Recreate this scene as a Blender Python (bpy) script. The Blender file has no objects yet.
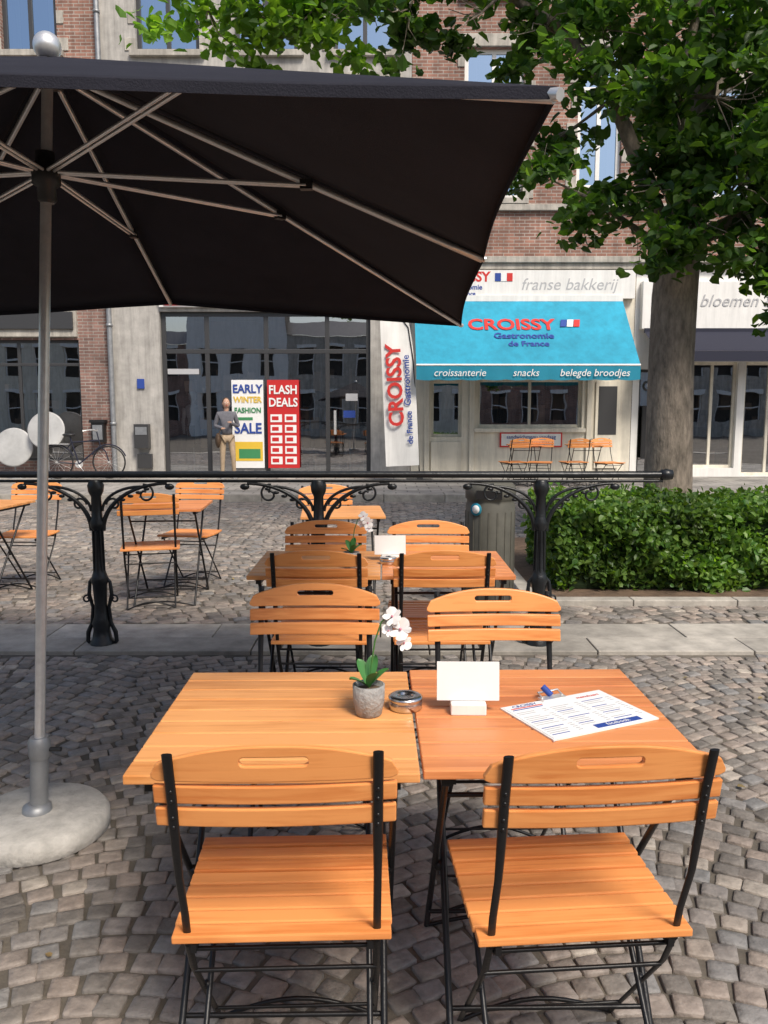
import bpy, math, random, bmesh
import numpy as np
from mathutils import Vector, Matrix
random.seed(7); rng=np.random.default_rng(7)
SC=bpy.context.scene
COL=SC.collection
def link(o): COL.objects.link(o); return o
def empty(name,loc=(0,0,0),rot=0):
    e=bpy.data.objects.new(name,None); e.location=loc; e.rotation_euler=(0,0,rot); e.empty_display_size=.1
    return link(e)
# ---------------------------------------------------------------- materials
def streaks(N,L,tc,sock,lo=.72,hi=1.08):
    """rain streaks and grime: noise stretched vertically"""
    mp=N.new('ShaderNodeMapping'); mp.inputs['Scale'].default_value=(4,4,.35); L.new(tc.outputs['Object'],mp.inputs[0])
    n=N.new('ShaderNodeTexNoise'); n.inputs['Scale'].default_value=1.6; n.inputs['Detail'].default_value=7; n.inputs['Roughness'].default_value=.7; L.new(mp.outputs[0],n.inputs[0])
    mr=N.new('ShaderNodeMapRange'); L.new(n.outputs[0],mr.inputs[0]); mr.inputs[1].default_value=.36; mr.inputs[2].default_value=.58; mr.inputs[3].default_value=lo; mr.inputs[4].default_value=hi
    v=N.new('ShaderNodeVectorMath'); v.operation='SCALE'; L.new(sock,v.inputs[0]); L.new(mr.outputs[0],v.inputs['Scale']); return v.outputs[0]
def mat(name,col,rough=.6,metal=0,var=.0,vscale=8,island=0,bump=0,bscale=60,spec=.5,stretch=None,big=0,grime=0):
    m=bpy.data.materials.new(name); m.use_nodes=True; nt=m.node_tree; N=nt.nodes; L=nt.links
    b=N['Principled BSDF']; b.inputs['Roughness'].default_value=rough; b.inputs['Metallic'].default_value=metal
    b.inputs['Specular IOR Level'].default_value=spec
    tc=N.new('ShaderNodeTexCoord'); mp=N.new('ShaderNodeMapping'); L.new(tc.outputs['Object'],mp.inputs[0])
    if stretch: mp.inputs['Scale'].default_value=stretch
    c=N.new('ShaderNodeRGB'); c.outputs[0].default_value=(*col,1); out=c.outputs[0]
    def mul(a,fac_sock,amp):
        mr=N.new('ShaderNodeMapRange'); L.new(fac_sock,mr.inputs[0]); mr.inputs[3].default_value=1-amp; mr.inputs[4].default_value=1+amp
        mx=N.new('ShaderNodeVectorMath'); mx.operation='SCALE'; L.new(a,mx.inputs[0]); L.new(mr.outputs[0],mx.inputs['Scale']); return mx.outputs[0]
    if var:
        n=N.new('ShaderNodeTexNoise'); n.inputs['Scale'].default_value=vscale; n.inputs['Detail'].default_value=6; n.inputs['Roughness'].default_value=.65
        L.new(mp.outputs[0],n.inputs[0]); mr=N.new('ShaderNodeMapRange'); L.new(n.outputs[0],mr.inputs[0]); mr.inputs[1].default_value=.3; mr.inputs[2].default_value=.7
        out=mul(out,mr.outputs[0],var)
    if big:
        n=N.new('ShaderNodeTexNoise'); n.inputs['Scale'].default_value=.7; n.inputs['Detail'].default_value=4; L.new(tc.outputs['Object'],n.inputs[0])
        mr=N.new('ShaderNodeMapRange'); L.new(n.outputs[0],mr.inputs[0]); mr.inputs[1].default_value=.35; mr.inputs[2].default_value=.65
        out=mul(out,mr.outputs[0],big)
    if grime: out=streaks(N,L,tc,out,1-grime,1.05)
    if island:
        g=N.new('ShaderNodeNewGeometry'); out=mul(out,g.outputs['Random Per Island'],island)
    L.new(out,b.inputs['Base Color'])
    if bump:
        n=N.new('ShaderNodeTexNoise'); n.inputs['Scale'].default_value=bscale; n.inputs['Detail'].default_value=5; L.new(mp.outputs[0],n.inputs[0])
        bp=N.new('ShaderNodeBump'); bp.inputs['Strength'].default_value=bump; bp.inputs['Distance'].default_value=.01
        L.new(n.outputs[0],bp.inputs['Height']); L.new(bp.outputs[0],b.inputs['Normal'])
    return m
def settmat(name):
    m=mat(name,(.2,.2,.2),.6,0,.32,20,0,.45,70,big=.2); nt=m.node_tree; N=nt.nodes; L=nt.links
    g=N.new('ShaderNodeNewGeometry'); r=N.new('ShaderNodeValToRGB'); e=r.color_ramp.elements
    e[0].color=(.14,.125,.11,1); e[1].color=(.37,.33,.28,1)
    for p,c in ((.25,(.21,.188,.165,1)),(.5,(.27,.222,.187,1)),(.7,(.20,.196,.19,1)),(.85,(.29,.235,.195,1))):
        q=e.new(p); q.color=c
    L.new(g.outputs['Random Per Island'],r.inputs[0])
    rgb=[n for n in N if n.type=='RGB'][0]
    for l in list(rgb.outputs[0].links):
        s=l.to_socket; L.remove(l); L.new(r.outputs[0],s)
    return m
def wood(name,c1,c2):
    m=bpy.data.materials.new(name); m.use_nodes=True; nt=m.node_tree; N=nt.nodes; L=nt.links; b=N['Principled BSDF']
    oi=N.new('ShaderNodeObjectInfo')
    tc=N.new('ShaderNodeTexCoord'); ofs=N.new('ShaderNodeVectorMath'); ofs.operation='ADD'; mu=N.new('ShaderNodeMath'); mu.operation='MULTIPLY'; mu.inputs[1].default_value=13; L.new(oi.outputs['Random'],mu.inputs[0])
    L.new(tc.outputs['Object'],ofs.inputs[0]); L.new(mu.outputs[0],ofs.inputs[1])
    mp=N.new('ShaderNodeMapping'); mp.inputs['Scale'].default_value=(3,60,60); L.new(ofs.outputs[0],mp.inputs[0])
    n=N.new('ShaderNodeTexNoise'); n.inputs['Scale'].default_value=1.3; n.inputs['Detail'].default_value=7; n.inputs['Distortion'].default_value=.6; L.new(mp.outputs[0],n.inputs[0])
    n2=N.new('ShaderNodeTexNoise'); n2.inputs['Scale'].default_value=5; n2.inputs['Detail'].default_value=3; L.new(ofs.outputs[0],n2.inputs[0])
    g=N.new('ShaderNodeNewGeometry')
    a=N.new('ShaderNodeMath'); a.operation='MULTIPLY_ADD'; L.new(g.outputs['Random Per Island'],a.inputs[0]); a.inputs[1].default_value=.42; L.new(n.outputs[0],a.inputs[2])
    a2=N.new('ShaderNodeMath'); a2.operation='MULTIPLY_ADD'; L.new(n2.outputs[0],a2.inputs[0]); a2.inputs[1].default_value=.5; L.new(a.outputs[0],a2.inputs[2])
    r=N.new('ShaderNodeValToRGB'); r.color_ramp.elements[0].position=.62; r.color_ramp.elements[1].position=1.0
    r.color_ramp.elements[0].color=(*c2,1); r.color_ramp.elements[1].color=(*c1,1); L.new(a2.outputs[0],r.inputs[0]); L.new(r.outputs[0],b.inputs['Base Color'])
    nr=N.new('ShaderNodeMapRange'); L.new(n2.outputs[0],nr.inputs[0]); nr.inputs[3].default_value=.28; nr.inputs[4].default_value=.5; L.new(nr.outputs[0],b.inputs['Roughness'])
    bp=N.new('ShaderNodeBump'); bp.inputs['Strength'].default_value=.18; bp.inputs['Distance'].default_value=.002; L.new(n.outputs[0],bp.inputs['Height']); L.new(bp.outputs[0],b.inputs['Normal'])
    return m
def brickmat(name,c1,c2,mortar,bw=.21,bh=.065,ms=.008,grime=True):
    m=bpy.data.materials.new(name); m.use_nodes=True; nt=m.node_tree; N=nt.nodes; L=nt.links; b=N['Principled BSDF']; b.inputs['Roughness'].default_value=.85
    tc=N.new('ShaderNodeTexCoord'); s=N.new('ShaderNodeSeparateXYZ'); L.new(tc.outputs['Object'],s.inputs[0])
    ad=N.new('ShaderNodeMath'); L.new(s.outputs[0],ad.inputs[0]); L.new(s.outputs[1],ad.inputs[1]); cb=N.new('ShaderNodeCombineXYZ'); L.new(ad.outputs[0],cb.inputs[0]); L.new(s.outputs[2],cb.inputs[1])
    t=N.new('ShaderNodeTexBrick'); L.new(cb.outputs[0],t.inputs[0]); t.inputs['Scale'].default_value=1; t.inputs['Brick Width'].default_value=bw; t.inputs['Row Height'].default_value=bh; t.inputs['Mortar Size'].default_value=ms
    t.inputs['Color1'].default_value=(*c1,1); t.inputs['Color2'].default_value=(*c2,1); t.inputs['Mortar'].default_value=(*mortar,1)
    n=N.new('ShaderNodeTexNoise'); n.inputs['Scale'].default_value=1.7; n.inputs['Detail'].default_value=8; L.new(tc.outputs['Object'],n.inputs[0])
    mr=N.new('ShaderNodeMapRange'); L.new(n.outputs[0],mr.inputs[0]); mr.inputs[1].default_value=.3; mr.inputs[2].default_value=.7; mr.inputs[3].default_value=.65; mr.inputs[4].default_value=1.3
    v=N.new('ShaderNodeVectorMath'); v.operation='SCALE'; L.new(t.outputs[0],v.inputs[0]); L.new(mr.outputs[0],v.inputs['Scale']); out=v.outputs[0]
    if grime: out=streaks(N,L,tc,out,.75,1.1)
    L.new(out,b.inputs['Base Color'])
    bp=N.new('ShaderNodeBump'); bp.inputs['Strength'].default_value=.5; bp.inputs['Distance'].default_value=.01; bp.invert=True; L.new(t.outputs[1],bp.inputs['Height']); L.new(bp.outputs[0],b.inputs['Normal'])
    return m
def glassmat(name,tint=(.5,.52,.53),refl=.25,gc=(.95,.97,1)):
    m=bpy.data.materials.new(name); m.use_nodes=True; nt=m.node_tree; N=nt.nodes; L=nt.links; N.remove(N['Principled BSDF'])
    o=N['Material Output']; tr=N.new('ShaderNodeBsdfTransparent'); tr.inputs[0].default_value=(*tint,1); gl=N.new('ShaderNodeBsdfGlossy'); gl.inputs['Roughness'].default_value=.01
    gl.inputs[0].default_value=(*gc,1)
    n=N.new('ShaderNodeTexNoise'); n.inputs['Scale'].default_value=.9; bp=N.new('ShaderNodeBump'); bp.inputs['Strength'].default_value=.06; bp.inputs['Distance'].default_value=.05
    tc=N.new('ShaderNodeTexCoord'); L.new(tc.outputs['Object'],n.inputs[0]); L.new(n.outputs[0],bp.inputs['Height']); L.new(bp.outputs[0],gl.inputs['Normal'])
    fr=N.new('ShaderNodeFresnel'); fr.inputs[0].default_value=1.5; ad=N.new('ShaderNodeMath'); ad.operation='ADD'; ad.inputs[1].default_value=refl; L.new(fr.outputs[0],ad.inputs[0])
    mx=N.new('ShaderNodeMixShader'); L.new(ad.outputs[0],mx.inputs[0]); L.new(tr.outputs[0],mx.inputs[1]); L.new(gl.outputs[0],mx.inputs[2]); L.new(mx.outputs[0],o.inputs[0])
    return m
def leafmat(name,c1,c2,trans=.45):
    m=bpy.data.materials.new(name); m.use_nodes=True; nt=m.node_tree; N=nt.nodes; L=nt.links; b=N['Principled BSDF']; o=N['Material Output']
    g=N.new('ShaderNodeNewGeometry'); r=N.new('ShaderNodeValToRGB'); r.color_ramp.elements[0].color=(*c1,1); r.color_ramp.elements[1].color=(*c2,1); L.new(g.outputs['Random Per Island'],r.inputs[0])
    tc=N.new('ShaderNodeTexCoord'); n=N.new('ShaderNodeTexNoise'); n.inputs['Scale'].default_value=1.2; L.new(tc.outputs['Object'],n.inputs[0])
    mr=N.new('ShaderNodeMapRange'); L.new(n.outputs[0],mr.inputs[0]); mr.inputs[1].default_value=.35; mr.inputs[2].default_value=.65; mr.inputs[3].default_value=.6; mr.inputs[4].default_value=1.3
    v=N.new('ShaderNodeVectorMath'); v.operation='SCALE'; L.new(r.outputs[0],v.inputs[0]); L.new(mr.outputs[0],v.inputs['Scale'])
    L.new(v.outputs[0],b.inputs['Base Color']); b.inputs['Roughness'].default_value=.45
    t=N.new('ShaderNodeBsdfTranslucent'); v2=N.new('ShaderNodeVectorMath'); v2.operation='MULTIPLY'; L.new(v.outputs[0],v2.inputs[0]); v2.inputs[1].default_value=(1.9,1.9,.6); L.new(v2.outputs[0],t.inputs[0])
    mx=N.new('ShaderNodeMixShader'); mx.inputs[0].default_value=trans; L.new(b.outputs[0],mx.inputs[1]); L.new(t.outputs[0],mx.inputs[2]); L.new(mx.outputs[0],o.inputs[0])
    return m
M={}
M['wood']=wood('orange_wood',(.84,.34,.105),(.64,.20,.048))
M['wood_y']=wood('honey_wood',(.80,.37,.13),(.60,.23,.06))
M['wood_o']=wood('red_wood',(.74,.28,.10),(.52,.16,.05))
M['iron']=mat('black_iron',(.012,.012,.013),.38,.3,bump=.1,bscale=80)
M['castiron']=mat('cast_iron_paint',(.014,.016,.018),.35,.2,var=.3,vscale=20,bump=.25,bscale=50)
M['steel']=mat('brushed_steel',(.80,.79,.77),.32,.65,var=.1,vscale=30)
M['chrome']=mat('polished_steel',(.6,.6,.6),.25,1,var=.1,vscale=30)
M['fabric']=mat('parasol_fabric',(.020,.020,.028),.9,var=.2,vscale=3,bump=.25,bscale=300,spec=.2)
M['black']=mat('black_plastic',(.015,.015,.016),.4)
M['concrete']=mat('concrete',(.44,.42,.385),.85,var=.25,vscale=14,bump=.4,bscale=60,big=.1)
M['kerb']=mat('kerb_stone',(.34,.315,.275),.8,var=.3,vscale=6,island=.16,bump=.35,bscale=40,big=.25)
M['white']=mat('white_paint',(.80,.79,.76),.5,var=.05,vscale=3,grime=.10)
M['disc']=mat('pale_enamel',(.42,.42,.41),.4,var=.2,vscale=3)
M['cream']=mat('cream_render',(.72,.67,.56),.7,var=.1,vscale=3,bump=.15,grime=.2,big=.08)
M['stone']=mat('pale_stone',(.44,.41,.36),.8,var=.25,vscale=4,bump=.25,grime=.35)
M['grey']=mat('grey_render',(.42,.40,.37),.8,var=.18,vscale=5,bump=.3,big=.15,grime=.3)
M['brick']=brickmat('red_brick',(.33,.165,.12),(.20,.105,.08),(.36,.32,.28))
M['brick2']=brickmat('brown_brick',(.28,.16,.13),(.17,.10,.085),(.30,.27,.24))
M['frame']=mat('dark_frame',(.06,.06,.062),.4,.3)
M['glass']=glassmat('shop_glass',(.62,.64,.64),.42)
M['glassu']=glassmat('upper_glass',(.3,.32,.34),.5,(.62,.80,1))
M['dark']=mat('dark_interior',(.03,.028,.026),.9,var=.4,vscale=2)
M['room']=mat('interior_wall',(.30,.25,.20),.9,var=.4,vscale=2)
M['goods']=mat('shop_goods',(.50,.36,.26),.6,island=.8)
M['curtain']=mat('curtain',(.55,.54,.5),.9,var=.15,vscale=12,stretch=(6,1,.2))
M['red']=mat('red_print',(.55,.02,.02),.5)
M['redt']=mat('red_letters',(.60,.03,.025),.7)
M['blue']=mat('blue_letters',(.02,.06,.30),.7)
M['awn']=mat('turquoise_awning',(.02,.30,.45),.8,var=.12,vscale=2.5,bump=.1,bscale=300,big=.08,grime=.12)
M['awn2']=mat('teal_valance',(.01,.22,.33),.8,var=.08,vscale=3)
M['awnd']=mat('navy_awning',(.015,.017,.035),.8)
M['paper']=mat('paper',(.82,.82,.81),.6,var=.03,vscale=10)
M['yellow']=mat('yellow_print',(.75,.5,.05),.5)
M['green']=mat('green_print',(.05,.25,.1),.5)
M['ltxt']=mat('grey_letters',(.45,.45,.46),.5)
M['bin']=mat('olive_bin_metal',(.095,.092,.075),.6,.05,var=.2,vscale=8)
M['zinc']=mat('zinc_pipe',(.32,.33,.34),.5,.6,var=.2)
M['pot']=mat('grey_pot',(.30,.30,.29),.7,var=.3,vscale=60,bump=.5,bscale=120)
M['petal']=mat('orchid_petal',(.86,.84,.82),.5)
M['petalc']=mat('orchid_centre',(.60,.22,.30),.5)
M['oleaf']=mat('orchid_leaf',(.06,.20,.05),.35)
M['bark']=mat('tree_bark',(.23,.19,.15),.9,var=.5,vscale=7,bump=1,bscale=16,stretch=(3,3,1.0),big=.25)
M['soil']=mat('soil',(.13,.085,.055),.95,var=.4,vscale=10,bump=.6,bscale=20)
M['sett']=settmat('sett_stone')
M['joint']=mat('joint_sand',(.11,.095,.076),.95,var=.4,vscale=5,bump=.5,bscale=60,big=.2)
M['slab']=brickmat('pavement_slab',(.34,.32,.29),(.28,.265,.245),(.15,.14,.13),.4,.3,.012,False)
nn=M['slab'].node_tree
cb=[n for n in nn.nodes if n.type=='COMBXYZ'][0]; sp=[n for n in nn.nodes if n.type=='SEPXYZ'][0]
nn.links.new(sp.outputs[0],cb.inputs[0]); nn.links.new(sp.outputs[1],cb.inputs[1])
M['leaf']=leafmat('linden_leaves',(.03,.085,.016),(.085,.165,.03))
M['leafb']=leafmat('bright_and_backlit_leaves',(.10,.22,.03),(.17,.30,.045),.55)  # backlight coloured in for the crown's left end; also scattered and hedge leaves
M['hleaf']=leafmat('hedge_leaves',(.045,.12,.02),(.14,.23,.04),.3)
M['hcore']=mat('hedge_core',(.02,.04,.012),1)
# ---------------------------------------------------------------- mesh builder
class MB:
    def __init__(s): s.v=[]; s.f=[]; s.m=[]; s.s=[]
    def add(s,vs,fs,m=0,sm=False,T=None):
        o=len(s.v)
        for p in vs:
            p=Vector(p); s.v.append(tuple(T@p) if T is not None else tuple(p))
        for f in fs: s.f.append([i+o for i in f]); s.m.append(m); s.s.append(sm)
    def box(s,x0,x1,y0,y1,z0,z1,m=0,T=None):
        s.add([(x0,y0,z0),(x1,y0,z0),(x1,y1,z0),(x0,y1,z0),(x0,y0,z1),(x1,y0,z1),(x1,y1,z1),(x0,y1,z1)],
              [(0,3,2,1),(4,5,6,7),(0,1,5,4),(1,2,6,5),(2,3,7,6),(3,0,4,7)],m,False,T)
    def tube(s,pts,r,n=8,m=0,T=None,flat=1.0,ref=None):
        pts=[Vector(p) for p in pts]; k=len(pts); rs=r if isinstance(r,(list,tuple)) else [r]*k
        vs=[];fs=[]; up=Vector(ref) if ref else None
        for i,p in enumerate(pts):
            d=(pts[min(i+1,k-1)]-pts[max(i-1,0)]).normalized()
            if up is None: up=Vector((0,0,1)) if abs(d.z)<.9 else Vector((1,0,0))
            a=(up-d*up.dot(d))
            if a.length<1e-4: a=d.orthogonal()
            a.normalize(); b=d.cross(a)
            if not ref: up=a
            for j in range(n):
                t=2*math.pi*j/n; vs.append(p+a*math.cos(t)*rs[i]*flat+b*math.sin(t)*rs[i])
        for i in range(k-1):
            for j in range(n):
                j2=(j+1)%n; fs.append((i*n+j,i*n+j2,(i+1)*n+j2,(i+1)*n+j))
        s.add(vs,fs,m,True,T)
        s.add(vs[:n],[tuple(range(n))[::-1]],m,False,T); s.add(vs[-n:],[tuple(range(n))],m,False,T)
    def lathe(s,prof,c=(0,0,0),n=24,m=0,T=None,sm=True):
        vs=[];fs=[]; k=len(prof)
        for r,z in prof:
            for j in range(n):
                t=2*math.pi*j/n; vs.append((c[0]+r*math.cos(t),c[1]+r*math.sin(t),c[2]+z))
        for i in range(k-1):
            for j in range(n):
                j2=(j+1)%n; fs.append((i*n+j,i*n+j2,(i+1)*n+j2,(i+1)*n+j))
        s.add(vs,fs,m,sm,T)
        s.add(vs[:n],[tuple(range(n))[::-1]],m,False,T); s.add(vs[-n:],[tuple(range(n))],m,False,T)
    def ball(s,c,r,m=0,n=12,k=8,T=None):
        if not isinstance(r,(tuple,list)): r=(r,r,r)
        vs=[];fs=[]
        for i in range(k+1):
            p=math.pi*i/k
            for j in range(n):
                t=2*math.pi*j/n; vs.append((c[0]+r[0]*math.sin(p)*math.cos(t),c[1]+r[1]*math.sin(p)*math.sin(t),c[2]-r[2]*math.cos(p)))
        for i in range(k):
            for j in range(n):
                j2=(j+1)%n; fs.append((i*n+j,i*n+j2,(i+1)*n+j2,(i+1)*n+j))
        s.add(vs,fs,m,True,T)
    def mesh(s,name,mats):
        me=bpy.data.meshes.new(name); me.from_pydata(s.v,[],s.f)
        for m in mats: me.materials.append(m)
        me.polygons.foreach_set('material_index',s.m); me.polygons.foreach_set('use_smooth',s.s); me.update(); return me
    def obj(s,name,mats,parent=None,bevel=0):
        return place(name,s.mesh(name,mats),parent,bevel)
def place(name,me,parent=None,bevel=0,seg=2):
    o=bpy.data.objects.new(name,me); link(o)
    if parent: o.parent=parent
    if bevel:
        b=o.modifiers.new('b','BEVEL'); b.width=bevel; b.segments=seg; b.limit_method='ANGLE'
    return o
def text(body,size,m,parent,loc,rot,name='lettering',align='CENTER',ext=.002,bold=0,shear=0,sx=1):
    c=bpy.data.curves.new(name,'FONT'); c.body=body; c.size=size; c.align_x=align; c.align_y='CENTER'; c.extrude=ext; c.offset=bold; c.shear=shear; c.resolution_u=3
    c.materials.append(m); o=bpy.data.objects.new(name,c); link(o); o.parent=parent; o.location=loc; o.rotation_euler=rot; o.scale=(sx,1,1); return o
R90=(math.pi/2,0,0)
# ---------------------------------------------------------------- ground
g=MB(); g.add([(-150,-100,0),(150,-100,0),(150,150,0),(-150,150,0)],[(0,1,2,3)]); g.obj('ground',[M['joint']])
def cobbles(name,regs,P=1.35,A=.27,pitch=.09,n=15,tilt=.025):
    V=[];F=[];o=0
    base=np.array([(1,.84),(.86,1),(-.86,1),(-1,.84),(-1,-.84),(-.86,-1),(.86,-1),(1,-.84)])
    for (x0,x1,y0,y1) in regs:
        for si in range(int(x0//P),int(x1//P)+1):
            for r in range(int((y0-A)/pitch)-1,int(y1/pitch)+1):
                ph=rng.uniform(-.3,.3)
                for k in range(n):
                    t=(k+.5+rng.uniform(-.13,.13)+(.22+ph if r%2 else -.22+ph)*math.sin(math.pi*(k+.5)/n))/n
                    x=(si+t)*P; y=r*pitch+A*math.sin(math.pi*t)+rng.uniform(-.004,.004)
                    if not(x0<x<x1 and y0<y<y1): continue
                    th=math.atan(A*math.pi/P*math.cos(math.pi*t))+rng.uniform(-.08,.08)
                    w=.5*P/n/math.cos(th)*rng.uniform(.82,.96); h=.5*pitch*math.cos(th)*rng.uniform(.83,.95)
                    c,s=math.cos(th),math.sin(th); tz=rng.uniform(-.003,.002); tx=rng.uniform(-tilt,tilt);ty=rng.uniform(-tilt,tilt)
                    jit=1+rng.uniform(-.08,.06,(8,2))
                    for sc,z in ((1,-.010),(.99,.007),(.93,.0100),(.5,.0106)):
                        q=base*sc*np.array([w,h])*jit
                        X=q[:,0]*c-q[:,1]*s+x; Y=q[:,0]*s+q[:,1]*c+y
                        Z=z+tz+q[:,0]*tx+q[:,1]*ty
                        V.append(np.stack([X,Y,Z],1))
                    for l in range(3):
                        for j in range(8):
                            j2=(j+1)%8; F.append((o+l*8+j,o+l*8+j2,o+l*8+8+j2,o+l*8+8+j))
                    F.append(tuple(o+24+j for j in range(8))); o+=32
    me=bpy.data.meshes.new(name); me.from_pydata(np.concatenate(V).tolist(),[],F); me.materials.append(M['sett'])
    me.polygons.foreach_set('use_smooth',[True]*len(F)); me.update(); place(name,me)
cobbles('cobblestone_pavement',[(-5,5,.7,4.66)],P=1.35,A=.25,pitch=.078,n=17)
cobbles('cobblestone_street',[(-9,9,5.4,13.0)],P=1.7,A=.3,pitch=.105,n=16)
g=MB()
x=-12
while x<12:
    w=rng.uniform(.9,1.1); g.box(x,x+w-.008,4.70,5.0,-.05,.026+rng.uniform(-.002,.002)); g.box(x-.3,x+w-.308,5.006,5.34,-.05,.024+rng.uniform(-.002,.002)); x+=w
g.obj('kerb_strip',[M['kerb']],bevel=.006)
g=MB(); x=-20
while x<20:
    g.box(x,x+.992,13.0,13.18,-.05,.13); x+=1
g.obj('kerb',[M['kerb']],bevel=.012)
g=MB(); g.box(-40,40,13.186,19,-.05,.118); g.obj('sidewalk',[M['slab']])
# ---------------------------------------------------------------- buildings
FY=16.8
def facade(b,x0,x1,z0,z1,ops,y,m=0,depth=.22):
    xs=sorted({x0,x1,*[o[0] for o in ops],*[o[1] for o in ops]}); zs=sorted({z0,z1,*[o[2] for o in ops],*[o[3] for o in ops]})
    for i in range(len(xs)-1):
        for j in range(len(zs)-1):
            cx=(xs[i]+xs[i+1])/2; cz=(zs[j]+zs[j+1])/2
            if any(o[0]<cx<o[1] and o[2]<cz<o[3] for o in ops): continue
            b.add([(xs[i],y,zs[j]),(xs[i+1],y,zs[j]),(xs[i+1],y,zs[j+1]),(xs[i],y,zs[j+1])],[(0,1,2,3)],m)
    for a,c,d,e in ops:
        Y=y+depth
        b.add([(a,y,d),(a,Y,d),(a,Y,e),(a,y,e)],[(0,1,2,3)],m); b.add([(c,y,d),(c,Y,d),(c,Y,e),(c,y,e)],[(3,2,1,0)],m)
        b.add([(a,y,d),(c,y,d),(c,Y,d),(a,Y,d)],[(0,1,2,3)],m); b.add([(a,y,e),(c,y,e),(c,Y,e),(a,Y,e)],[(3,2,1,0)],m)
def window(fr,gl,o,y,fw=.06,vs=(),hs=(),fm=0,gm=0,dep=.1):
    a,c,d,e=o; Y=y+dep
    fr.box(a,a+fw,Y,Y+.07,d,e,fm); fr.box(c-fw,c,Y,Y+.07,d,e,fm)
    fr.box(a+fw,c-fw,Y+.003,Y+.067,d,d+fw,fm); fr.box(a+fw,c-fw,Y+.003,Y+.067,e-fw,e,fm)
    for v in vs: fr.box(v-fw*.5,v+fw*.5,Y+.005,Y+.065,d+fw,e-fw,fm)
    for h in hs: fr.box(a+fw,c-fw,Y+.002,Y+.062,h-fw*.5,h+fw*.5,fm)
    gl.add([(a+.01,Y+.035,d+.01),(c-.01,Y+.035,d+.01),(c-.01,Y+.035,e-.01),(a+.01,Y+.035,e-.01)],[(0,1,2,3)],gm)
def room(b,x0,x1,z0,z1,y0,y1,m,goods=None,gm=None):
    b.add([(x0,y1,z0),(x1,y1,z0),(x1,y1,z1),(x0,y1,z1)],[(0,1,2,3)],m)
    b.add([(x0,y0,z0),(x0,y1,z0),(x0,y1,z1),(x0,y0,z1)],[(0,1,2,3)],m); b.add([(x1,y0,z0),(x1,y1,z0),(x1,y1,z1),(x1,y0,z1)],[(3,2,1,0)],m)
    b.add([(x0,y0,z0),(x1,y0,z0),(x1,y1,z0),(x0,y1,z0)],[(0,1,2,3)],m); b.add([(x0,y0,z1),(x1,y0,z1),(x1,y1,z1),(x0,y1,z1)],[(3,2,1,0)],m)
    if goods:
        for k in range(goods):
            yy=y0+.12+(y1-y0-.5)*rng.uniform(0,1)**1.8; xx=rng.uniform(x0+.3,x1-.3); w=rng.uniform(.05,.25); h=rng.uniform(.1,.5); zz=z0+rng.choice([.1,.6,1.0,1.4,1.8])
            b.box(xx,xx+w,yy,yy+.15,zz,zz+h,gm)
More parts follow.
